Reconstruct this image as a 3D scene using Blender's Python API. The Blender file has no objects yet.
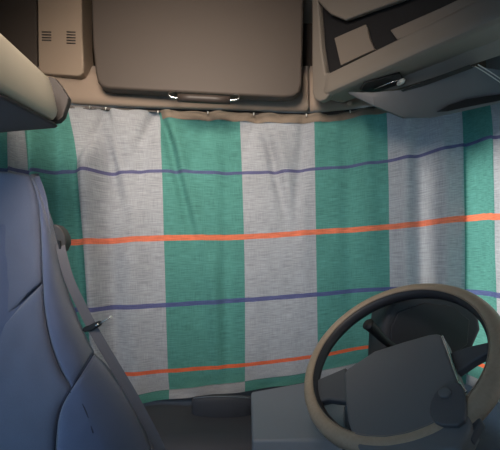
import bpy, bmesh, math, random
from mathutils import Vector as V, Matrix, noise
random.seed(4)
scn = bpy.context.scene
C = scn.collection
F = 380.0; PITCH = math.atan(40/380); CZ = 1.2
CAM = V((0, 0, CZ))
UP = V((0, -math.sin(PITCH), math.cos(PITCH))); FW = V((0, math.cos(PITCH), math.sin(PITCH))); RT = V((1, 0, 0))

def ray(px, py): return RT*((px-250)/F) + UP*((225-py)/F) + FW
def at(px, py, Y):
    d = ray(px, py); return CAM + d*(Y/d.y)
def on_plane(px, py, o, n):
    d = ray(px, py); return CAM + d*((o-CAM).dot(n)/d.dot(n))

# ------------------------------------------------------------------ materials
def lin(c): return tuple(((x/255)/12.92 if x/255 <= .04045 else ((x/255+.055)/1.055)**2.4) for x in c)
def base(name):
    m = bpy.data.materials.new(name); m.use_nodes = True
    nt = m.node_tree; return m, nt, nt.nodes['Principled BSDF']
def N(nt, t, **k):
    n = nt.nodes.new(t)
    for a, b in k.items(): setattr(n, a, b)
    return n
def mat(name, rgb, rough=.6, grain=0.0, gscale=300, bump=0.0, metal=0.0, sheen=0.0, spec=.4, blotch=0.0):
    m, nt, b = base(name)
    b.inputs['Roughness'].default_value = rough; b.inputs['Metallic'].default_value = metal
    b.inputs['Specular IOR Level'].default_value = spec
    if sheen: b.inputs['Sheen Weight'].default_value = sheen
    col = (*lin(rgb), 1)
    tc = N(nt, 'ShaderNodeTexCoord')
    nz = N(nt, 'ShaderNodeTexNoise'); nz.inputs['Scale'].default_value = gscale; nz.inputs['Detail'].default_value = 3
    nt.links.new(tc.outputs['Object'], nz.inputs['Vector'])
    nb = N(nt, 'ShaderNodeTexNoise'); nb.inputs['Scale'].default_value = 9; nb.inputs['Detail'].default_value = 4
    nt.links.new(tc.outputs['Object'], nb.inputs['Vector'])
    mx = N(nt, 'ShaderNodeMath', operation='MULTIPLY_ADD'); mx.inputs[1].default_value = 2*grain; mx.inputs[2].default_value = 1-grain
    nt.links.new(nz.outputs['Fac'], mx.inputs[0])
    mb = N(nt, 'ShaderNodeMath', operation='MULTIPLY_ADD'); mb.inputs[1].default_value = 2*blotch; mb.inputs[2].default_value = 1-blotch
    nt.links.new(nb.outputs['Fac'], mb.inputs[0])
    mm = N(nt, 'ShaderNodeMath', operation='MULTIPLY'); nt.links.new(mx.outputs[0], mm.inputs[0]); nt.links.new(mb.outputs[0], mm.inputs[1])
    vm = N(nt, 'ShaderNodeVectorMath', operation='SCALE'); vm.inputs[0].default_value = col[:3]
    nt.links.new(mm.outputs[0], vm.inputs['Scale']); nt.links.new(vm.outputs[0], b.inputs['Base Color'])
    if bump:
        bp = N(nt, 'ShaderNodeBump'); bp.inputs['Strength'].default_value = bump; bp.inputs['Distance'].default_value = .002
        nt.links.new(nz.outputs['Fac'], bp.inputs['Height']); nt.links.new(bp.outputs[0], b.inputs['Normal'])
    return m

M = dict(
    header=mat('header_fabric', (148, 131, 117), .9, .10, 700, .3, sheen=.2, blotch=.04),
    panel=mat('beige_plastic', (146, 129, 113), .55, .03, 900, .1),
    locker=mat('locker_plastic', (74, 65, 59), .6, .06, 900, .25, blotch=.03),
    dark=mat('black_plastic', (34, 33, 35), .5, .03, 500, .1),
    brown_liner=mat('dark_liner', (88, 76, 69), .8, .05, 500, .1),  # plain brown lining of the front wall and locker box
    cream=mat('cream_plastic', (192, 182, 165), .42, .02, 600, .05, blotch=.05),
    under=mat('navy_underside', (94, 86, 86), .85, .12, 500, .2),
    edging=mat('grey_edging', (72, 67, 66), .7, .05, 500, .2),
    console=mat('console_plastic', (128, 119, 110), .5, .04, 900, .15),
    flap=mat('console_flap', (126, 115, 105), .55, .04, 900, .15),
    soffit=mat('soffit_plastic', (140, 131, 122), .55, .04, 900, .15),
    visor=mat('visor_vinyl', (106, 107, 110), .6, .05, 900, .2),
    white=mat('white_plastic', (205, 203, 196), .4),
    chrome=mat('chrome', (215, 215, 215), .18, metal=1),
    seat=mat('seat_fabric', (112, 119, 142), .95, .16, 900, .5, sheen=.35, blotch=.07),
    seat2=mat('seat_bolster_fabric', (102, 112, 142), .95, .14, 900, .5, sheen=.35, blotch=.07),
    ribfab=mat('seat_shell', (66, 70, 90), .9, .1, 500, .2),
    belt=mat('belt_webbing', (108, 106, 112), .8, .12, 500, .3),
    guide=mat('belt_guide_plastic', (74, 72, 72), .55, .03, 500),
    leather=mat('brown_leather', (164, 146, 127), .38, .14, 160, .4, blotch=.22),
    rimdark=mat('dark_rim', (48, 48, 54), .45, .05, 600, .2),
    pad=mat('wheel_pad', (104, 105, 108), .6, .05, 900, .25),
    spoke=mat('wheel_spoke', (84, 85, 90), .5, .04, 900, .15),
    dash=mat('dash_plastic', (56, 58, 65), .6, .05, 900, .25, blotch=.04),
    dashgrey=mat('dash_grey', (112, 120, 130), .45, .04, 900, .15),
    metal=mat('steel', (190, 188, 184), .25, metal=1),
    rail=mat('rail_dark', (58, 50, 46), .5, .03, 500),
    tape=mat('header_tape', (130, 116, 102), .95, .22, 420, .5, blotch=.15),
    gasket=mat('door_grey', (112, 114, 118), .6, .04, 700, .15),
    floor=mat('rubber_floor', (40, 40, 42), .9, .1, 300, .3),
)

def curtain_material():
    m, nt, b = base('striped_cloth')
    L = nt.links.new
    uv = N(nt, 'ShaderNodeUVMap', uv_map='UVMap'); s = N(nt, 'ShaderNodeSeparateXYZ'); L(uv.outputs[0], s.inputs[0])
    u, v = s.outputs[0], s.outputs[1]
    def math_(op, a, b_=None, c=None):
        n = N(nt, 'ShaderNodeMath', operation=op)
        for i, x in enumerate((a, b_, c)):
            if x is None: continue
            if hasattr(x, 'is_output'): L(x, n.inputs[i])
            else: n.inputs[i].default_value = x
        return n.outputs[0]
    # slightly irregular stripe edge
    mp0 = N(nt, 'ShaderNodeMapping'); mp0.inputs['Scale'].default_value = (1, 60, 1); L(uv.outputs[0], mp0.inputs[0])
    n0 = N(nt, 'ShaderNodeTexNoise'); n0.inputs['Scale'].default_value = 4; L(mp0.outputs[0], n0.inputs['Vector'])
    uj = math_('ADD', u, math_('MULTIPLY', math_('SUBTRACT', n0.outputs['Fac'], .5), .018))
    # column parity: stripe index even -> grey, odd -> green (u offset by 10)
    par = math_('GREATER_THAN', math_('MODULO', math_('ADD', uj, 10.0), 2.0), 1.0)   # 1 = green
    hem = math_('GREATER_THAN', v, 6.0)
    par = math_('ABSOLUTE', math_('SUBTRACT', par, hem))
    # thread streaks along the weft and the warp
    def streak(sc, scale, det=3):
        mp = N(nt, 'ShaderNodeMapping'); mp.inputs['Scale'].default_value = sc; L(uv.outputs[0], mp.inputs[0])
        n = N(nt, 'ShaderNodeTexNoise'); n.inputs['Scale'].default_value = scale; n.inputs['Detail'].default_value = det
        L(mp.outputs[0], n.inputs['Vector']); return n.outputs['Fac']
    weft = streak((3, 42, 1), 2.0); warp = streak((70, 2.5, 1), 2.0); big = streak((1, 1, 1), 2.2)
    fac = math_('MULTIPLY_ADD', math_('SUBTRACT', weft, .5), 1.15, 1.0)
    fac = math_('MULTIPLY', fac, math_('MULTIPLY_ADD', math_('SUBTRACT', warp, .5), .6, 1.0))
    fac = math_('MULTIPLY', fac, math_('MULTIPLY_ADD', math_('SUBTRACT', big, .5), .25, 1.0))
    def mixc(f, a, b_):
        n = N(nt, 'ShaderNodeMix', data_type='RGBA')
        L(f, n.inputs[0])
        for i, x in ((6, a), (7, b_)):
            if hasattr(x, 'is_output'): L(x, n.inputs[i])
            else: n.inputs[i].default_value = (*lin(x), 1)
        return n.outputs[2]
    col = mixc(par, (164, 164, 166), (84, 138, 127))
    def line(pos, w, c, strength=.9):
        nonlocal col
        d = math_('ABSOLUTE', math_('SUBTRACT', v, pos))
        k = math_('LESS_THAN', math_('ADD', d, math_('MULTIPLY', math_('SUBTRACT', n0.outputs['Fac'], .5), .02)), w)
        col = mixc(math_('MULTIPLY', k, strength), col, c)
     
    
    return m, nt, b, L, math_, line, lambda: col, fac

def finish_curtain():
    m, nt, b, L, math_, line, getcol, fac = curtain_material()
    # rows: 0 top, 1 tape bottom, 2 blue, 3 orange, 4 blue, 5 orange, 6 hem, 7 bottom
    line(2.0, .028, (84, 82, 122)); line(4.0, .034, (82, 84, 130))
    line(3.0, .042, (226, 118, 84), .95); line(5.0, .045, (222, 100, 62), .95)
    sc = N(nt, 'ShaderNodeVectorMath', operation='SCALE'); L(getcol(), sc.inputs[0]); L(fac, sc.inputs['Scale'])
    L(sc.outputs[0], b.inputs['Base Color']); b.inputs['Roughness'].default_value = .95
    b.inputs['Specular IOR Level'].default_value = .1
    bp = N(nt, 'ShaderNodeBump'); bp.inputs['Strength'].default_value = .35; bp.inputs['Distance'].default_value = .002
    L(fac, bp.inputs['Height']); L(bp.outputs[0], b.inputs['Normal'])
    tr = N(nt, 'ShaderNodeBsdfTranslucent'); L(sc.outputs[0], tr.inputs['Color']); L(bp.outputs[0], tr.inputs['Normal'])
    mx = N(nt, 'ShaderNodeMixShader'); mx.inputs[0].default_value = .16
    L(b.outputs[0], mx.inputs[1]); L(tr.outputs[0], mx.inputs[2])
    L(mx.outputs[0], nt.nodes['Material Output'].inputs['Surface'])
    return m

# ------------------------------------------------------------------ object helpers
def link(name, me, m, parent=None):
    o = bpy.data.objects.new(name, me); C.objects.link(o)
    if m: me.materials.append(m)
    if parent: o.parent = parent
    return o
def from_bm(name, bm, m, parent=None, smooth=True, bevel=0, seg=3, sub=0, weighted=True):
    bmesh.ops.recalc_face_normals(bm, faces=bm.faces[:])
    me = bpy.data.meshes.new(name); bm.to_mesh(me); bm.free()
    if smooth: me.shade_smooth()
    o = link(name, me, m, parent)
    if bevel:
        md = o.modifiers.new('bevel', 'BEVEL'); md.width = bevel; md.segments = seg; md.limit_method = 'ANGLE'; md.angle_limit = math.radians(35)
        md.harden_normals = False
        wn = o.modifiers.new('wn', 'WEIGHTED_NORMAL'); wn.keep_sharp = True
    if sub:
        md = o.modifiers.new('sub', 'SUBSURF'); md.levels = sub; md.render_levels = sub
    return o
def thing(name, label, cat, loc=(0, 0, 0), group=None):
    o = bpy.data.objects.new(name, None); C.objects.link(o)
    o['label'] = label; o['category'] = cat; o.empty_display_size = .05
    if group: o['group'] = group
    return o
def tag(o, label, cat, group=None):
    o['label'] = label; o['category'] = cat
    if group: o['group'] = group
    return o
def struct(o): o['kind'] = 'structure'; return o
def bm_slab(bm, pts, back):
    """closed solid: polygon pts and the same polygon moved by back"""
    back = V(back)
    a = [bm.verts.new(p) for p in pts]; b = [bm.verts.new(p+back) for p in pts]
    bm.faces.new(a); bm.faces.new(list(reversed(b)))
    n = len(a)
    for i in range(n): bm.faces.new((a[i], b[i], b[(i+1) % n], a[(i+1) % n]))
def slab(name, pts, back, m, parent=None, bevel=.006, seg=3):
    bm = bmesh.new(); bm_slab(bm, pts, back); return from_bm(name, bm, m, parent, bevel=bevel, seg=seg)
def bm_box(bm, lo, hi):
    x0, y0, z0 = lo; x1, y1, z1 = hi
    bm_slab(bm, [V((x0, y0, z0)), V((x1, y0, z0)), V((x1, y0, z1)), V((x0, y0, z1))], (0, y1-y0, 0))
def box(name, lo, hi, m, parent=None, bevel=0):
    bm = bmesh.new(); bm_box(bm, lo, hi); return from_bm(name, bm, m, parent, smooth=bool(bevel), bevel=bevel)
def smooth_poly(pts, it=2, closed=True):
    """Chaikin rounding of a loop of vectors"""
    for _ in range(it):
        q = []; n = len(pts)
        for i in range(n if closed else n-1):
            a, b = pts[i], pts[(i+1) % n]; q += [a*.75+b*.25, a*.25+b*.75]
        pts = q if closed else [pts[0]]+q+[pts[-1]]
    return pts
def tube(name, path, r, m, parent=None, seg=10, closed=False, bm=None, up=None):
    own = bm is None
    if own: bm = bmesh.new()
    rings = []; n = len(path); prev = None
    for i, p in enumerate(path):
        a = path[(i-1) % n] if (closed or i > 0) else p; b = path[(i+1) % n] if (closed or i < n-1) else p
        t = (b-a).normalized()
        if prev is None:
            prev = up or (V((0, 0, 1)) if abs(t.z) < .9 else V((1, 0, 0)))
        e = (prev - t*prev.dot(t)).normalized(); prev = e; f = t.cross(e)
        rr = r[i] if isinstance(r, (list, tuple)) else r
        rings.append([bm.verts.new(p+(e*math.cos(k*2*math.pi/seg)+f*math.sin(k*2*math.pi/seg))*rr) for k in range(seg)])
    for i in range(n if closed else n-1):
        A, B = rings[i], rings[(i+1) % n]
        for k in range(seg): bm.faces.new((A[k], A[(k+1) % seg], B[(k+1) % seg], B[k]))
    if not closed: bm.faces.new(list(reversed(rings[0]))); bm.faces.new(rings[-1])
    if own: return from_bm(name, bm, m, parent)
def ribbon(bm, path, half, thick):
    """strap: path of (point, width direction, normal)"""
    rings = []
    for p, w, n in path:
        rings.append([bm.verts.new(p+w*half*s+n*thick*t) for s, t in ((-1, 0), (1, 0), (1, 1), (-1, 1))])
    for A, B in zip(rings, rings[1:]):
        for k in range(4): bm.faces.new((A[k], A[(k+1) % 4], B[(k+1) % 4], B[k]))
    bm.faces.new(rings[0]); bm.faces.new(list(reversed(rings[-1])))
def loft(bm, sections, cap=True, closed=True):
    rs = [[bm.verts.new(p) for p in s] for s in sections]
    n = len(rs[0])
    for A, B in zip(rs, rs[1:]):
        for k in range(n if closed else n-1): bm.faces.new((A[k], A[(k+1) % n], B[(k+1) % n], B[k]))
    if cap and closed: bm.faces.new(rs[0]); bm.faces.new(list(reversed(rs[-1])))
def spline(xs, ys, x):
    """Catmull-Rom through (xs, ys)"""
    n = len(xs)
    if x <= xs[0]: return ys[0]+(ys[1]-ys[0])*(x-xs[0])/(xs[1]-xs[0])
    if x >= xs[-1]: return ys[-1]+(ys[-1]-ys[-2])*(x-xs[-1])/(xs[-1]-xs[-2])
    i = max(k for k in range(n-1) if xs[k] <= x)
    h = xs[i+1]-xs[i]; t = (x-xs[i])/h
    m0 = (ys[i+1]-ys[i-1])/(xs[i+1]-xs[i-1])*h if i > 0 else ys[i+1]-ys[i]
    m1 = (ys[i+2]-ys[i])/(xs[i+2]-xs[i])*h if i < n-2 else ys[i+1]-ys[i]
    return (2*t**3-3*t**2+1)*ys[i]+(t**3-2*t**2+t)*m0+(-2*t**3+3*t**2)*ys[i+1]+(t**3-t**2)*m1

# ------------------------------------------------------------------ curtain
U = [-3, -2, -1, 0, 1, 2, 3, 4, 5, 6, 7, 8, 9, 10]
#        top  tape  blue  or    blue  or    hem   bottom
CX = [[-20]*8,
      [6, 6, 8, 10, 12, 14, 15, 15],
      [20, 21, 25, 30, 34, 38, 40, 40],
      [66, 68, 80, 87, 91, 95, 97, 98],
      [157, 159, 162, 164, 166, 168, 169, 169],
      [240, 240, 242, 244, 245, 245, 245, 245],
      [313, 314, 315, 316, 317, 318, 318, 318],
      [386, 387, 388, 389, 390, 390, 390, 390],
      [460, 461, 465, 468, 469, 469, 469, 469],
      [488, 489, 492, 494, 496, 498, 498, 498],
      [545]*8, [649]*8, [976]*8, [1903]*8]
CY = [[100, 108, 170, 243, 313, 386, 408, 418],
      [101, 110, 170, 243, 313, 386, 408, 418],
      [103, 111, 171, 243, 312, 384, 405, 415],
      [106, 112, 172, 242, 309, 377, 399, 409],
      [110, 119, 171, 238, 305, 371, 390, 399],
      [112, 123, 173, 237, 300, 365, 381, 391],
      [114, 124, 169, 232, 294.5, 356, 371, 380],
      [106, 114, 161, 227, 289, 346, 360, 370],
      [92, 100, 144, 218, 292, 362, 376, 386],
      [86, 95, 138, 217, 295, 372, 390, 402],
      [100, 106, 130, 214, 305, 390, 408, 420],
      [56, 64, 104, 196, 310, 410, 425, 436], [-106, -96, -40, 110, 345, 520, 552, 569], [-571, -550, -420, -60, 450, 840, 910, 949]]
CYD = [1.08, 1.14, 1.22, 1.37, 1.42, 1.43, 1.43, 1.42, 1.37, 1.25, 1.08, .80, .45, .20]
ROWS = list(range(8))
LEAN = [-.03, -.025, -.01, 0, .01, .02, .02, .02]
def ray_fold(px, py, x0, y0, x1, y1, w, a):
    """a soft crease running from (x0,y0) to (x1,y1) over the hanging cloth"""
    L = math.hypot(x1-x0, y1-y0); tx, ty = (x1-x0)/L, (y1-y0)/L
    s = (px-x0)*tx+(py-y0)*ty; d = (px-x0)*ty-(py-y0)*tx
    e = 1/(1+math.exp(-(s)/6))*1/(1+math.exp((s-L)/12))
    return a*math.exp(-(d/w)**2)*e
FOLDS = [(107, 106, 84, 150, 4, .012), (107, 106, 124, 165, 5, .012), (112, 106, 116, 150, 4, -.010), (155, 108, 134, 150, 4, .012), (155, 108, 174, 150, 5, .010), (206, 112, 222, 150, 5, .008), (256, 114, 270, 150, 5, .008), (163, 122, 190, 225, 5, .014), (172, 122, 200, 232, 6, -.010), (226, 130, 224, 380, 6, .008), (212, 260, 222, 390, 7, -.009),
         (268, 138, 284, 212, 5, .012), (278, 132, 292, 205, 6, -.008), (304, 120, 296, 220, 6, .010), (300, 190, 306, 250, 6, -.006),
         (94, 106, 122, 215, 8, .014), (97, 106, 90, 200, 7, -.010), (155, 110, 128, 210, 7, .010), (107, 150, 112, 380, 10, .012),
         (86, 150, 102, 400, 9, -.026), (132, 180, 138, 400, 11, -.008), (50, 112, 62, 400, 8, .012), (36, 112, 40, 400, 7, -.016),
         (345, 118, 352, 330, 9, .008), (362, 118, 374, 260, 8, -.008), (206, 116, 188, 170, 6, .006), (256, 116, 240, 170, 6, .006),
         (422, 110, 423, 400, 9, .016), (440, 110, 445, 400, 10, -.012), (471, 110, 473, 400, 7, .018), (484, 110, 490, 400, 6, -.012), (404, 110, 404, 400, 8, -.010),
         (24, 105, 30, 400, 4, .012), (12, 105, 16, 400, 4, -.012)]
def cloth(u, v, off=0.0):
    px = spline(ROWS, [spline(U, [c[i] for c in CX], u) for i in ROWS], v)
    py = spline(ROWS, [spline(U, [c[i] for c in CY], u) for i in ROWS], v)
    Y = spline(U, CYD, u)+spline(ROWS, LEAN, v)
    d = 1.7*sum(ray_fold(px, py, *f) for f in FOLDS)
    g = max(0, 1-v/2.2)
    d += .007*g*math.sin(u*2*math.pi*1.55+.8)+.004*g*math.sin(u*2*math.pi*3.1+2)
    d += .006*noise.noise(V((u*1.7, v*.5, 3.1)))+.004*noise.noise(V((u*4, v*1.3, 7)))
    if v > 5: d += .006*math.sin(u*9)*(v-5)/2
    p = at(px, py, Y); return V((p.x, p.y+d+off, p.z))
def cloth_part(name, u0, u1, nu, v0, v1, nv, m, parent, off=0.0, th=.0018, wob=0):
    bm = bmesh.new(); uvl = bm.loops.layers.uv.new('UVMap'); grid = []; uvs = {}
    for j in range(nv+1):
        row = []
        for i in range(nu+1):
            u = u0+(u1-u0)*i/nu; v = v0+(v1-v0)*j/nv
            p = cloth(u, v, off + (wob*noise.noise(V((u*7, v*2, 1))) if wob else 0))
            vv = bm.verts.new(p); uvs[vv] = (u, v); row.append(vv)
        grid.append(row)
    for j in range(nv):
        for i in range(nu):
            f = bm.faces.new((grid[j][i], grid[j+1][i], grid[j+1][i+1], grid[j][i+1]))
            for l in f.loops: l[uvl].uv = uvs[l.vert]
    me = bpy.data.meshes.new(name); bm.to_mesh(me); bm.free(); me.shade_smooth()
    o = link(name, me, m, parent)
    return o
clothmat = finish_curtain()
cur = thing('curtain', 'green and grey striped cloth curtain with thin orange and blue lines across the windscreen', 'curtain')
cloth_part('cloth', -3, 9.8, 480, .06, 6.02, 150, clothmat, cur)
o = cloth_part('hem', -3, 9.8, 360, 6.02, 7, 12, clothmat, cur, off=-.003); o['label'] = 'hem with the green and grey swapped'
o = cloth_part('header_tape', 1.03, 4.6, 360, 0.05, .95, 10, M['tape'], cur, off=-.004, wob=.005); o['label'] = 'brownish gathering tape along the top'
# hooks of the curtain
for u in (.30, .46, 1.0, 1.6, 2.18, 2.9, 3.5):
    p = cloth(u, .25, -.012)
    bm = bmesh.new()
    tube('', [p+V((0, .004, .005)), p+V((0, -.002, .003)), p+V((0, -.002, -.006))], [.0022, .003, .0015], None, bm=bm, seg=8)
    from_bm('hook', bm, M['white'], cur)
# rail
path = [at(spline(U, [c[0] for c in CX], u), spline(U, [c[0] for c in CY], u)-.5, spline(U, CYD, u)-.035) + V((0, .012, .002)) for u in [k*.1 for k in range(-25, 66)]]
bm = bmesh.new(); ribbon(bm, [(p, V((0, 0, 1)), V((0, 1, 0))) for p in path], .006, .010)
tag(from_bm('curtain_rail', bm, M['rail'], smooth=False), 'thin dark curtain rail above the striped curtain', 'curtain rail')

def glass():
    m, nt, b = base('pane_glass')
    t = N(nt, 'ShaderNodeBsdfTransparent'); g = N(nt, 'ShaderNodeBsdfGlossy'); g.inputs['Roughness'].default_value = .02
    mx = N(nt, 'ShaderNodeMixShader'); mx.inputs[0].default_value = .05
    nt.links.new(t.outputs[0], mx.inputs[1]); nt.links.new(g.outputs[0], mx.inputs[2]); nt.links.new(mx.outputs[0], nt.nodes['Material Output'].inputs['Surface'])
    return m
GL = glass()
# ------------------------------------------------------------------ setting: cab shell
XL, XR = -1.12, 1.02
box('floor', (XL, -.6, -.06), (XR, 2.0, 0), M['floor']); struct(bpy.data.objects['floor'])
struct(box('ceiling', (XL, -.6, 2.25), (XR, 1.75, 2.31), M['header']))
bm = bmesh.new()
bm_box(bm, (XL-.06, -.6, 0), (XL, 1.75, .80)); bm_box(bm, (XL-.06, -.6, 1.66), (XL, 1.75, 2.25))
bm_box(bm, (XL-.06, -.6, .80), (XL, .0, 1.66)); bm_box(bm, (XL-.06, .95, .80), (XL, 1.75, 1.66))
struct(from_bm('wall_left', bm, M['gasket'], smooth=False))
bm = bmesh.new()
bm_box(bm, (XR, -.6, 0), (XR+.06, 1.75, .86)); bm_box(bm, (XR, -.6, 1.62), (XR+.06, 1.75, 2.25))
bm_box(bm, (XR, -.6, .86), (XR+.06, .25, 1.62)); bm_box(bm, (XR, 1.55, .86), (XR+.06, 1.75, 1.62))
struct(from_bm('wall_right', bm, M['gasket'], smooth=False))
# wall_front: firewall under the windscreen, recessed panel above it
bm = bmesh.new()
bm_box(bm, (XL, 1.69, 0), (XR, 1.75, .62)); bm_box(bm, (XL, 1.56, 1.80), (XR, 1.75, 2.25))
struct(from_bm('wall_front', bm, M['brown_liner'], smooth=False))
bm = bmesh.new()
bm_box(bm, (XL, -.66, 0), (XR, -.6, .55)); bm_box(bm, (XL, -.66, 1.70), (XR, -.6, 2.25))
bm_box(bm, (-.12, -.66, .55), (XR, -.6, 1.70)); bm_box(bm, (XL, -.66, .55), (-1.0, -.6, 1.70))  # opening put in at the left for sky light, right side kept solid
struct(from_bm('wall_back', bm, M['gasket'], smooth=False))
struct(box('added_rear_window', (-1.0, -.64, .55), (-.12, -.634, 1.70), GL))  # unseen rear window, added so sky light enters from the left
# windscreen pane and door window pane
struct(slab('window_1', [V((XL, 1.74, .62)), V((XR, 1.74, .62)), V((XR, 1.68, 1.80)), V((XL, 1.68, 1.80))], (0, .006, 0), GL, bevel=0))
struct(box('window_3', (XL-.035, .0, .80), (XL-.03, .95, 1.66), GL))
struct(box('window_2', (XR+.025, .25, .86), (XR+.031, 1.55, 1.62), GL))
# header trim above the curtain (padded band)
def band(px0, px1, n=40):
    secs = []
    for i in range(n+1):
        px = px0+(px1-px0)*i/n
        yb = spline([0, 60, 157, 240, 313, 345, 400], [101, 104.5, 108.5, 110.5, 112.5, 110, 103], px)
        Y = spline([-60, 0, 60, 157, 313, 400], [1.18, 1.27, 1.34, 1.365, 1.375, 1.37], px)
        prof = [(66, .05), (74, .012), (82, 0), (yb-9, -.004), (yb-3.5, .002), (yb-.6, .014), (yb, .035)]
        s = [at(px, y, Y+d) for y, d in prof]
        s += [V((s[-1].x, s[-1].y+.22, s[-1].z)), V((s[0].x, s[0].y+.18, s[0].z))]
        secs.append(s)
    return secs
bm = bmesh.new(); loft(bm, band(-60, 308.5, 60)); struct(from_bm('trim_1', bm, M['header'])); 
bm = bmesh.new(); loft(bm, band(310.2, 420, 20)); struct(from_bm('trim_2', bm, M['header']))

# ------------------------------------------------------------------ vent panel (upper left)
vp = thing('vent_panel', 'beige overhead panel with dark vent slots left of the brown locker', 'vent panel')
Yv = 1.325
pts = [at(x, y, Yv) for x, y in ((37, -30), (81, -30), (82, 35), (84, 66), (83, 73), (79, 75.5), (74, 75.6), (50, 74), (42, 73), (38.5, 69), (38, 60))]
slab('panel', pts, (0, .1, 0), M['panel'], vp, bevel=.006)
for cx, w, ys in ((46.5, 9.5, (37.6, 40.2)), (71, 9, (37.6, 40.4, 43.2)), (46.5, 9.5, (34.8, 32)), (71, 9, (34.8, 32))):
    for y in ys:
        slab('vent_slot', [at(cx-w/2, y-.75, Yv-.0008), at(cx+w/2, y-.45, Yv-.0008), at(cx+w/2, y+.75, Yv-.0008), at(cx-w/2, y+.45, Yv-.0008)], (0, .004, 0), M['dark'], vp, bevel=0)

# dark left wall liner corner behind shelf
struct(slab('trim_3', [at(-40, -40, 1.36), at(36, -40, 1.36), at(37, 60, 1.36), at(38, 84, 1.36), at(-40, 84, 1.36)], (0, .03, 0), M['locker'], bevel=.004))

# ------------------------------------------------------------------ locker
lk = thing('overhead_locker', 'large brown overhead locker with rounded door above the curtain', 'locker')
Yk = 1.30
door = [(90, -40), (92, 40), (95, 72), (97.5, 82), (102, 86.5), (108, 88.2), (150, 90.5), (200, 93), (250, 95.5), (284, 97), (293, 96), (299, 92.5), (302, 85), (303, 40), (304, -40)]
slab('door', [at(x, y, Yk) for x, y in door], (0, .045, 0), M['locker'], lk, bevel=.010, seg=4)
inset = [(94, -40), (96, 40), (98, 70), (102, 80), (110, 83), (200, 88), (284, 91.5), (294, 88), (298, 80), (299, 40), (300, -40)]
slab('locker_box', [at(x, y, Yk+.045) for x, y in inset], (0, .14, 0), M['brown_liner'], lk, bevel=.004)
# handle: dark grip on a bent chrome wire
hb = thing('x', 'x', 'x'); bpy.data.objects.remove(hb)
Yh = 1.278
wire = [at(176, 90.5, 1.305), at(170.5, 91.5, Yh+.006), at(168.5, 94, Yh), at(170, 97, Yh), at(176, 98.2, Yh), at(200, 99.2, Yh), at(225, 100.3, Yh), at(232, 100.4, Yh), at(237.5, 99.6, Yh), at(239.3, 97, Yh), at(238.6, 94.6, Yh+.006), at(234, 94, 1.305)]
wire = smooth_poly(wire, 2, closed=False)
h = tube('handle', wire, .0036, M['chrome'], lk); h['label'] = 'chrome wire handle'
g = tube('grip', [at(178, 97.8, Yh), at(190, 98.4, Yh), at(215, 99.6, Yh), at(230, 100.4, Yh)], [.0140, .0150, .0150, .0140], M['rail'], h, seg=16); g['label'] = 'dark cylindrical grip'

# ------------------------------------------------------------------ side shelf (upper left)
sh = thing('side_shelf', 'cream rounded overhead shelf with dark underside along the left wall', 'shelf')
def shelf_sections(prof, y0, y1, n=26, round_end=.05):
    secs = []
    for i in range(n+1):
        t = i/n; y = y0+(y1-y0)*t
        # rounding of the inner corner in plan towards the front end
        k = max(0, (y-(y1-round_end))/round_end)
        dx = -round_end*.25*(1-math.sqrt(max(0, 1-k*k)))
        secs.append([V((x+dx*(1 if wgt else 0), y, z + (-.032*k*k if wgt == 2 else (.10*(y-.76)+.004*k*k) if wgt == 3 else 0))) for x, z, wgt in prof])
    return secs
zt, zb = CZ+.470, CZ+.355
fas = [(-.62, zt+.012, 0), (-.535, zt+.012, 1), (-.512, zt+.004, 2), (-.502, zt-.02, 2), (-.496, zb+.05, 1), (-.498, zb+.012, 3), (-.506, zb, 3), (-.53, zb-.004, 3), (-.62, zb-.004, 3)]
bm = bmesh.new(); loft(bm, shelf_sections(fas, -.25, .968)); from_bm('fascia', bm, M['cream'], sh, bevel=.004)
und = [(-.62, zb+.0, 3), (-.516, zb-.001, 3), (-.508, zb-.007, 3), (-.516, zb-.013, 3), (-.62, zb-.022, 3), (-.86, zb-.045, 3), (-1.11, zb-.07, 3), (-1.11, zb+.06, 3), (-.9, zb+.03, 3)]
bm = bmesh.new(); loft(bm, shelf_sections(und, -.25, 1.0)); from_bm('underside', bm, M['under'], sh, bevel=.004)
bk = [(-1.11, zb+.06, 0), (-.62, zb+.0, 0), (-.62, zt+.01, 0), (-1.11, zt+.03, 0)]
bm = bmesh.new(); loft(bm, shelf_sections(bk, -.25, .96)); from_bm('shelf_body', bm, M['edging'], sh, bevel=.004)
edge = [(50, 76), (56, 79), (62, 87), (65.5, 93), (68.5, 97), (67.5, 102), (65, 109), (63, 116), (58, 121), (50, 122)]
inner = [(40, 120), (38, 100), (40, 80)]
pts = [at(x, y, .992) for x, y in edge+inner]
slab('end_trim', pts, (0, .02, 0), M['edging'], sh, bevel=.003)

# ------------------------------------------------------------------ right overhead console
co = thing('overhead_console', 'large grey overhead console with open pockets above the steering wheel', 'console')
def atz(px, py, z):
    d = ray(px, py); return CAM + d*((z-CZ)/d.z)
LA = at(331, 93, 1.27); LB = atz(458, 37.5, LA.z); L0 = LA+(LA-LB)*.13; L1 = LB; ZL = LA.z
D = (L1-L0); LEN = D.length; D.normalize()
NRM = V((D.y, -D.x, 0)); NRM = NRM if NRM.y < 0 else -NRM        # towards the cab
def cp(s, a, b): return L0 + D*s + NRM*a + V((0, 0, b))
def lipsec(s):
    prof = [(-.10, .075), (-.004, .075), (.004, .071), (.008, .062), (.011, .030), (.014, .012), (.010, .001), (0, -.005), (-.012, -.006), (-.10, .000)]
    k = max(0, 1-s/.05); return [cp(s - .0*k, a-.035*k*k, b + .018*k*k*(1 if b < .02 else 0)) for a, b in prof]
bm = bmesh.new(); loft(bm, [lipsec(s) for s in [0, .006, .014, .025, .04, .06]+[.06+.05*k for k in range(1, 19)]]); from_bm('lip', bm, M['console'], co, bevel=.003)
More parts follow.
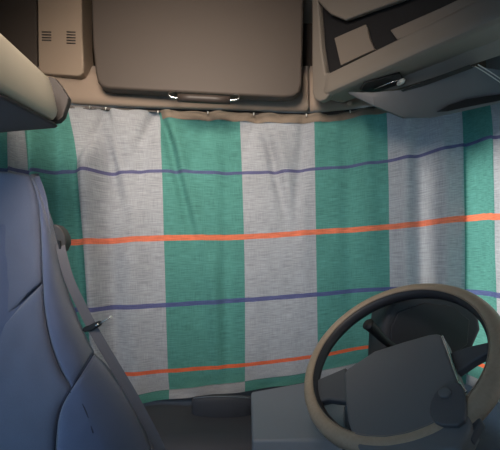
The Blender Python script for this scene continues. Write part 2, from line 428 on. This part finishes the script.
# left jamb and top of pockets
def cslab(name, s0, s1, b0, b1, a0, a1, m, bevel=.004, skew=0.0):
    return slab(name, [cp(s0, a0, b0), cp(s1, a0, b0), cp(s1+skew, a0, b1), cp(s0+skew, a0, b1)], NRM*(a1-a0), m, co, bevel=bevel)
def fp(px, py, a): return on_plane(px, py, L0+NRM*a, NRM)
def fslab(name, px, a, t, m, bevel=.004, par=co): return slab(name, [fp(x, y, a) for x, y in px], NRM*-t, m, par, bevel=bevel)
fslab('jamb', [(311.5, -50), (311.5, 60), (312, 92), (314, 99), (319, 101.5), (325, 99), (332, 90), (329, 71), (325.5, 73.5), (321, 45), (318, 0), (315, -50)], .006, .03, M['console'], .008)
fslab('pocket_liner', [(314, -50), (318, 80), (480, 30), (560, -50)], -.024, .03, M['dark'])
o = fslab('pocket_flap', [(334, 38), (352, 30), (366, 24), (369, 38), (374.5, 49.5), (356, 58), (340.5, 65.5)], -.006, .014, M['flap'], .003); o['label'] = 'brown flap inside the console pocket'
fslab('pocket_flap', [(390, 30), (440, 8), (520, -30), (520, -10), (440, 22), (397, 40)], -.006, .014, M['flap'], .003)
fslab('pocket_edge', [(324, 72), (331, 77), (420, 39), (417, 36), (331, 73)], .002, .02, M['console'], .003)
fslab('console_top', [(316, -60), (318, 2), (330, 14), (345, 20), (366, 12), (400, 0), (480, -35), (520, -60)], .002, .02, M['console'], .006)
def poly_at(lst): return [at(x, y, Y) for x, y, Y in lst]
def poly_z(lst): return [atz(x, y, ZL+z) for x, y, z in lst]
G0 = [(350, 92, .012), (371, 83.5, .012), (393, 74, .012), (429, 60, .012), (466, 44, .012), (540, 8, .012)]
G1 = [(353, 94, -.006), (380, 93, -.02), (402, 88, -.026), (440, 76, -.026), (472, 65, -.026), (560, 36, -.026)]
bm = bmesh.new()
A = poly_z(G0); B = poly_z(G1)
loft(bm, [[a+V((0, .02, .03)), a, b, b+V((0, .03, .03))] for a, b in zip(A, B)]); from_bm('soffit', bm, M['soffit'], co, bevel=.003)
bm = bmesh.new()
A = poly_z([(336, 96, .03), (357, 79, .03), (395, 62, .03), (458, 34, .03), (540, -5, .03)]); B = poly_z([(353, 96, .03), (380, 82, .03), (412, 68, .03), (470, 42, .03), (560, 0, .03)])
loft(bm, [[a, b, b+V((0, .01, .03)), a+V((0, .01, .03))] for a, b in zip(A, B)]); from_bm('soffit_groove', bm, M['dark'], co, bevel=.002)
la = slab('latch', poly_z([(360, 90.5, -.012), (365, 83, -.012), (400, 73.5, -.012), (404, 80, -.018), (401, 84, -.02), (374, 94, -.02)]), (0, .02, .03), M['dark'], co, bevel=.003)  # console latch: a dark box with a white end, not a lamp
p0 = atz(398, 84.5, ZL-.022); p1 = atz(404, 79.5, ZL-.022)
l2 = tube('lens', [p0, p0*.7+p1*.3, p0*.3+p1*.7, p1], [.005, .0085, .0085, .005], M['white'], la, seg=14); l2['label'] = 'shiny white end piece of the latch'  # end piece of the latch
tube('latch_trim', poly_z([(374, 89, -.022), (388, 83.5, -.022), (398, 80, -.022)]), .0016, M['chrome'], la)

# sun visor: padded slab folded against the soffit
vs = thing('sun_visor', 'flat grey sun visor folded up under the right overhead console', 'sun visor')
top = [(348, 92, -.008), (372, 92.5, -.03), (400, 90, -.034), (436, 78, -.034), (472, 66, -.034), (500, 70, -.034), (560, 58, -.034)]
bot = [(349, 94, -.012), (374, 106.5, -.075), (403, 118.5, -.105), (430, 118, -.112), (462, 111.5, -.115), (500, 103, -.118), (560, 90, -.12)]
bm = bmesh.new()
A = poly_z(top); B = poly_z(bot)
secs = []
for a, b in zip(A, B):
    mid = (a+b)/2; out = V((-.25, -1, -.5)).normalized(); w = min(1, (b-a).length/.05)
    secs.append([a+out*.000, a+out*.006*w, a*.7+b*.3+out*.011*w, a*.3+b*.7+out*.011*w, a*.06+b*.94+out*.008*w, b, b-out*.014*w, a*.3+b*.7-out*.018*w, a-out*.014*w])
fine = []
for i in range(len(secs)-1):
    for k in range(4): fine.append([p*(1-k/4)+q*(k/4) for p, q in zip(secs[i], secs[i+1])])
fine.append(secs[-1])
bm = bmesh.new(); loft(bm, fine); from_bm('visor_panel', bm, M['visor'], vs, bevel=.003)
out = V((-.25, -1, -.5)).normalized()
def lift(pt, d): return pt+out*(d+.006)
def vis(u, t, d):
    k = min(int(u), len(A)-2); f = u-k
    return (A[k].lerp(A[k+1], f)).lerp(B[k].lerp(B[k+1], f), t)+out*d
s1 = slab('visor_slot', [vis(u, t, .018) for u, t in ((3.15, .86), (3.5, .75), (4, .70), (4.5, .70), (5, .72), (5.4, .74), (5.4, .9), (5, .9), (4.5, .9), (4, .9), (3.5, .9))], -out*.008, M['dark'], vs, bevel=.001); s1['label'] = 'dark slot near the lower edge'
for k, (dx, dy) in enumerate(((0, 0), (3.0, -1.6))):
    sp_ = tube('edge_strip', [lift(p, .012) for p in smooth_poly(poly_z([(473+dx, 66.5+dy, -.036), (480+dx, 70.5+dy, -.043), (490+dx, 77+dy, -.055), (512+dx, 92+dy, -.09)]), 2, False)], .0014, M['white'], vs)
    sp_['label'] = 'thin white edge strip'
g = slab('visor_gap', [lift(p, .010) for p in poly_z([(400, 90.5, -.034), (436, 76.5, -.034), (468, 65, -.034), (472, 68, -.038), (438, 80.5, -.038), (404, 93, -.038)])], -out*.01, M['dark'], vs, bevel=.001); g['label'] = 'dark hinge gap along the top'
# little mounts on the header band
for i, (x, y, r) in enumerate(((341, 99, .011), (350, 103, .010))):
    p = at(x, y, 1.33); q = at(x+1, y+.5, 1.385)
    t = tube('visor_mount', [p-V((0, .006, 0)), p, p*.6+q*.4, q], [r*.55, r, r*.9, r*.6], M['panel'], seg=14)
    tag(t, ('left of two small beige knobs on the header below the console', 'right of two small beige knobs on the header, nearer the sun visor')[i], 'knob', 'knobs on the header')

# ------------------------------------------------------------------ passenger seat
st = thing('passenger_seat', 'blue fabric passenger seat with side bolster at lower left', 'seat')
def resample(pl, n):
    L = [0]
    for a, b in zip(pl, pl[1:]): L.append(L[-1]+math.hypot(b[0]-a[0], b[1]-a[1]))
    out = []
    for k in range(n+1):
        q = L[-1]*k/n; out.append((spline(L, [p[0] for p in pl], q), spline(L, [p[1] for p in pl], q)))
    return out
YS = .86
def seat_y(py): return YS-.10*(py-290)/100
def pad(name, top, bot, left, right, m, bulge, roll=0.0, nu=24, nv=48, parent=st):
    """upholstered pad: a patch between four edge curves, domed towards the cab, its outer edge rolling back"""
    T, B, Lf, Rt = resample(top, nu), resample(bot, nu), resample(left, nv), resample(right, nv)
    bm = bmesh.new(); g = []
    for j in range(nv+1):
        t = j/nv; row = []
        for i in range(nu+1):
            a = i/nu; xy = []
            for c in (0, 1):
                xy.append((1-t)*T[i][c]+t*B[i][c]+(1-a)*Lf[j][c]+a*Rt[j][c]
                          - ((1-a)*(1-t)*T[0][c]+a*(1-t)*T[-1][c]+(1-a)*t*B[0][c]+a*t*B[-1][c]))
            e = min(1, 1-(abs(2*a-1))**8) ** .5 * (1-(abs(2*t-1))**14) ** .5
            d = -bulge*e + roll*a**3.5 + .003*noise.noise(V((xy[0]*.05, xy[1]*.05, 2)))
            dr = ray(*xy); Y = seat_y(xy[1])+d; row.append(bm.verts.new(CAM+dr*(Y/dr.y)))
        g.append(row)
    for j in range(nv):
        for i in range(nu): bm.faces.new((g[j][i], g[j][i+1], g[j+1][i+1], g[j+1][i]))
    bmesh.ops.remove_doubles(bm, verts=bm.verts[:], dist=1e-6)
    o = from_bm(name, bm, m, parent)
    me = o.data
    if sum(p.normal.y for p in me.polygons) > 0: me.flip_normals()
    md = o.modifiers.new('s', 'SOLIDIFY'); md.thickness = .02; md.offset = -1
    return o
pad('backrest_upper', [(-70, 176), (0, 171.5), (30, 175)], [(-70, 350), (0, 322), (31, 292), (42, 282)], [(-70, 176), (-70, 350)], [(30, 175), (37.5, 200), (40.5, 235), (42, 282)], M['seat'], .008)
pad('backrest_lower', [(-70, 352), (0, 324), (32, 294), (42, 284)], [(-70, 490), (54, 490)], [(-70, 352), (-70, 490)], [(42, 284), (44, 310), (50, 342), (60, 370), (71, 389), (62, 406), (57, 425), (54, 490)], M['seat'], .008)
pad('side_bolster', [(30, 174.5), (33, 177)], [(72, 388), (94.5, 353)], [(30, 174.5), (38, 200), (41, 235), (42.5, 275), (45, 310), (51, 341), (61, 369), (72, 388)], [(33, 177), (40, 189), (47, 205), (53.5, 224), (59, 249), (66, 284), (77, 315), (88, 340), (94.5, 353)], M['seat2'], .013, .09)
pad('lower_bolster', [(72, 389), (94.5, 354)], [(54, 490), (162, 490)], [(72, 389), (62, 406), (57, 425), (54, 490)], [(94.5, 354), (104, 362), (114, 374), (124, 390), (131, 402), (140, 420), (150, 445), (162, 490)], M['seat2'], .014, .09)
# seams / piping
def seam(pts, lift_=.022):
    def P(x, y):
        d = ray(x, y); Y = YS - .10*(y-290)/100; return CAM+d*(Y/d.y)+V((0, -lift_, 0))
    tube('piping', smooth_poly([P(x, y) for x, y in pts], 2, False), .0011, M['ribfab'], st, seg=6)
seam([(94, 354), (84, 370), (72, 388), (63, 403), (57, 425), (54, 460)], .002)
seam([(72, 389), (82, 397), (88, 406), (96, 430)], .0125)
# shell behind and pedestal down to the floor
shell = [(-70, 182), (20, 180), (34, 198), (44, 235), (52, 285), (76, 352), (96, 384), (112, 415), (128, 480), (-70, 480)]
slab('seat_shell', [at(x, y, YS+.010-.10*(y-290)/100) for x, y in shell], (-.04, .06, -.02), M['seat2'], st, bevel=.02)
box('pedestal', (-.85, .62, 0), (-.36, .9, .62), M['ribfab'], st, bevel=.02)

# belt guide + belt
gd = slab('belt_guide', [at(x, y, .90) for x, y in ((52, 224), (57, 224.5), (62, 229), (65.5, 236), (66, 243), (62.5, 251), (59, 252), (56, 240))], (0, .03, 0), M['guide'], st, bevel=.006)
slab('guide_slot', [at(x, y, .895) for x, y in ((57, 240), (60, 241), (61, 250), (59, 251))], (0, .01, 0), M['dark'], gd, bevel=.001)
bm = bmesh.new()
bp = [(60, 243, .905), (63, 258, .885), (69.5, 281, .87), (80, 303, .86), (93, 329, .85), (110, 358, .835), (131, 393, .815), (139, 408, .81), (152, 432, .80), (166, 462, .79)]
pp = smooth_poly([at(*q) for q in bp], 2, False); path = []
for i, p in enumerate(pp):
    t = (pp[min(i+1, len(pp)-1)]-pp[max(i-1, 0)]).normalized(); w = t.cross(V((.25, -1, 0)).normalized()).normalized()
    path.append((p, w, V((.25, -1, 0)).normalized()))
ribbon(bm, path, .0102, .0016)
tag(from_bm('seat_belt', bm, M['belt'], smooth=False, bevel=.0005, seg=1), 'grey webbing seat belt running down the side of the blue seat', 'seat belt')

# belt clip with pin
cl = thing('belt_clip', 'small black clip with thin silver pin on the grey seat belt', 'clip')
Yc = .842
slab('clip_body', [at(x, y, Yc) for x, y in ((81.2, 330.5), (83.5, 327), (89, 325.3), (93, 323), (98, 321), (101, 322.5), (100, 326), (96, 328.5), (91, 331), (84, 332.5))], (0, .012, 0), M['dark'], cl, bevel=.003)
tube('pin', [at(96.5, 325.5, Yc-.002), at(104, 321, Yc-.006), at(111, 317, Yc-.010)], .0014, M['metal'], cl, seg=8)
bm = bmesh.new(); bmesh.ops.create_icosphere(bm, subdivisions=2, radius=.0034, matrix=Matrix.Translation(at(111, 317, Yc-.010))); from_bm('pin_head', bm, M['white'], cl)
tube('pin_collar', [at(95, 326.3, Yc-.003), at(98.8, 324, Yc-.004)], .0028, M['metal'], cl, seg=10)

# ------------------------------------------------------------------ steering wheel
WC = CAM+V((.35966, .98088, -.22793)); az, el = math.radians(-59.353), math.radians(48.796)
WN = V((math.sin(az)*math.cos(el), -math.cos(az)*math.cos(el), math.sin(el)))
E1 = V((0, 0, 1)).cross(WN).normalized(); E2 = WN.cross(E1)
sw = thing('steering_wheel', 'steering wheel with worn brown leather rim and dark grey hub', 'steering wheel')
def wp(a, r, h=0): return WC+(E1*math.cos(a)+E2*math.sin(a))*r+WN*h
R0 = .235
def arc_part(name, phi0, phi1, rad, m, lift_, lab=None, parent=sw):
    """a strip of the rim's cross-section from phi0 to phi1 (0 = outward, 90 = towards the driver)"""
    bm = bmesh.new(); n = 128; k = 14; rings = []
    for i in range(n):
        a = i/n*2*math.pi; ring = []
        for j in range(k+1):
            ph = math.radians(phi0+(phi1-phi0)*j/k)
            rr = rad*(1+.018*noise.noise(V((math.cos(a)*9, math.sin(a)*9, j*.3)))*(1 if m is M['leather'] else 0))
            ring.append(bm.verts.new(wp(a, R0+rr*math.cos(ph), rr*math.sin(ph))))
        rings.append(ring)
    full = abs(phi1-phi0) >= 360
    for i in range(n):
        A, B = rings[i], rings[(i+1) % n]
        for j in range(k): bm.faces.new((A[j], A[j+1], B[j+1], B[j]))
    if full: bmesh.ops.remove_doubles(bm, verts=bm.verts[:], dist=1e-5)
    o = from_bm(name, bm, m, parent)
    if lab: o['label'] = lab
    return o
arc_part('rim', 0, 360, .0205, M['rimdark'], 0, 'dark inner rim')
o = arc_part('leather_cover', -75, 122, .0222, M['leather'], 0, 'worn brown leather cover')
md = o.modifiers.new('s', 'SOLIDIFY'); md.thickness = .0022; md.offset = -1
tube('stitching', [wp(i/160*2*math.pi, R0+.0222*math.cos(math.radians(123)), .0222*math.sin(math.radians(123))) for i in range(160)], .0016, M['panel'], sw, seg=6, closed=True)
def wpl(lst, h): return [on_plane(x, y, WC+WN*h, WN) for x, y in lst]
HP = .02
padout = [(343, 373), (348, 367), (374, 350), (402, 341), (428, 333.5), (438, 332), (443, 336), (449, 352), (456, 372), (463, 391), (466, 402), (470, 425), (458, 450), (400, 458), (356, 448), (347, 420), (344, 395)]
slab('hub_pad', wpl(padout, HP), -WN*.05, M['pad'], sw, bevel=.010, seg=4)
slab('spoke', wpl([(316, 380), (325, 376), (346, 367), (350, 402), (328, 399), (316, 402)], .004), -WN*.022, M['spoke'], sw, bevel=.005)
slab('spoke', wpl([(450, 352), (468, 346), (490, 341), (492, 350), (474, 360), (456, 372)], .004), -WN*.022, M['spoke'], sw, bevel=.005)
slab('spoke', wpl([(452, 405), (466, 398), (482, 420), (470, 440)], .004), -WN*.022, M['spoke'], sw, bevel=.005)
slab('spoke', wpl([(346, 425), (356, 445), (345, 452), (334, 440)], .004), -WN*.022, M['spoke'], sw, bevel=.005)
ed = tube('hub_edge', smooth_poly(wpl([(442, 336), (449, 354), (453, 366), (458, 379), (461, 387), (466, 392)], HP+.002), 2, False), .0026, M['chrome'], sw, seg=8); ed['label'] = 'bright silver edge'
sp = slab('switch_pod', smooth_poly(wpl([(428, 412), (431, 397), (438, 388), (449, 382), (459, 380.5), (464, 391), (466, 405), (464, 425), (436, 425)], HP+.010), 1), -WN*.012, M['spoke'], sw, bevel=.004)
bm = bmesh.new(); q = wpl([(445, 393)], HP+.011)[0]
tube('', [q-WN*.003, q+WN*.003, q+WN*.0035], [.012, .012, .009], None, bm=bm, seg=24); from_bm('button', bm, M['pad'], sp)
# column, stalks
hubc = wpl([(402, 385)], -.03)[0]
tube('column', [hubc, hubc-WN*.04+V((0, .05, -.02)), hubc+V((.10, .22, -.16)), hubc+V((.13, .34, -.22))], [.05, .05, .06, .06], M['dark'], sw, seg=20)
sk = smooth_poly([at(400, 352, 1.06), at(384, 340, 1.05), at(375, 331, 1.04), at(368, 324, 1.03)], 2, False)
tube('stalk', sk, [.008+.009*i/(len(sk)-1) for i in range(len(sk))], M['dark'], sw, seg=14)

# ------------------------------------------------------------------ dashboard
da = thing('dashboard', 'dark grey dashboard below the curtain behind the steering wheel', 'dashboard')
bm = bmesh.new()
def dsec(x, up=0.0):
    z0 = CZ-.50+up
    prof = [(1.66, z0+.16), (1.53, z0+.13), (1.46, z0), (1.40, z0), (1.22, z0-.004), (1.18, z0-.014), (1.155, z0-.04), (1.14, z0-.10), (1.16, z0-.32), (1.2, .20), (1.66, .20)]
    return [V((x, y, z)) for y, z in prof]
loft(bm, [dsec(x) for x in [-1.08+.06*k for k in range(35)]]); from_bm('dash_body', bm, M['dash'], da, bevel=.006)
# round speaker bump
bm = bmesh.new(); secs = []
sc_ = at(219, 410, 1.20)
for r, h in ((.112, -.10), (.112, .050), (.109, .062), (.100, .070), (.06, .074), (.002, .076)):
    secs.append([V((sc_.x+r*.95*math.cos(a), 1.355+r*.36*math.sin(a), CZ-.50+h-.007-(.010+r*.1*math.sin(a) if h > 0 else 0))) for a in [i/48*2*math.pi for i in range(48)]])
loft(bm, secs); o = from_bm('speaker_dome', bm, M['dash'], da); o['label'] = 'dark round dome'
rp = [V((sc_.x+.108*.93*math.cos(a), 1.355+.108*.36*math.sin(a), CZ-.50+.044-.0208*math.sin(a))) for a in [i/60*2*math.pi for i in range(60)]]
tube('dome_ring', rp, .0015, M['dashgrey'], o, seg=6, closed=True)
# grey tray
tr = slab('tray', [at(251, 391.5, 1.36), at(252, 440, 1.12), at(345, 440, 1.12), at(345, 376, 1.38), at(304, 382, 1.38)], (0, .0, -.05), M['dashgrey'], da, bevel=.008); tr['label'] = 'light grey tray section'
# instrument binnacle
bn = [(381, 360), (382, 336), (385, 318), (391, 304), (402, 295), (424, 290), (450, 292), (468, 299), (479, 311), (482, 330), (474, 348), (458, 362), (452, 420), (380, 420)]
slab('binnacle', [at(x, y, 1.20) for x, y in bn], (0, .14, 0), M['dash'], da, bevel=.016, seg=4)
slab('binnacle_face', [at(x, y, 1.195) for x, y in ((391, 356), (391, 328), (398, 312), (424, 303), (452, 306), (470, 320), (468, 344), (452, 358))], (0, .01, 0), M['rimdark'], da, bevel=.004)
# door card below the right window
dr = struct(slab('trim_4', [V((.98, .1, .05)), V((.98, 1.5, .05)), V((.98, 1.5, .80)), V((.97, .1, .84))], (.035, 0, 0), M['gasket'], bevel=.01))

# ------------------------------------------------------------------ light
w = bpy.data.worlds.new('sky'); scn.world = w; w.use_nodes = True
bg = w.node_tree.nodes['Background']; bg.inputs[0].default_value = (.42, .70, 1.0, 1); bg.inputs[1].default_value = 1.15
def area(name, loc, target, size, power, col, sy=None):
    l = bpy.data.lights.new(name, 'AREA'); l.energy = power; l.color = col; l.size = size
    if sy: l.shape = 'RECTANGLE'; l.size_y = sy
    o = bpy.data.objects.new(name, l); C.objects.link(o); o.location = loc
    o.rotation_euler = (V(target)-V(loc)).to_track_quat('-Z', 'Y').to_euler(); return o
area('cab_ceiling_lamp', (-.28, .25, 2.1), (-.22, 1.4, 1.62), .55, 5.2, (1, .86, .72)).data.spread = math.radians(84)
sun = bpy.data.lights.new('sun', 'SUN'); sun.energy = 20; sun.angle = math.radians(32); sun.color = (1, .96, .9)
so = bpy.data.objects.new('sun', sun); C.objects.link(so); so.rotation_euler = V((-.95, .16, -.16)).to_track_quat('-Z', 'Y').to_euler()

# ------------------------------------------------------------------ camera
cam = bpy.data.cameras.new('camera'); co_ = bpy.data.objects.new('camera', cam); C.objects.link(co_)
co_.location = CAM; co_.rotation_euler = (math.pi/2+PITCH, 0, 0); cam.sensor_width = 36; cam.sensor_fit = 'HORIZONTAL'; cam.lens = F*36/500
cam.clip_start = .01
scn.camera = co_
vs_ = scn.view_settings; vs_.view_transform = 'Standard'; vs_.look = 'None'; vs_.gamma = 1; vs_.use_curve_mapping = False; vs_.exposure = 0.6
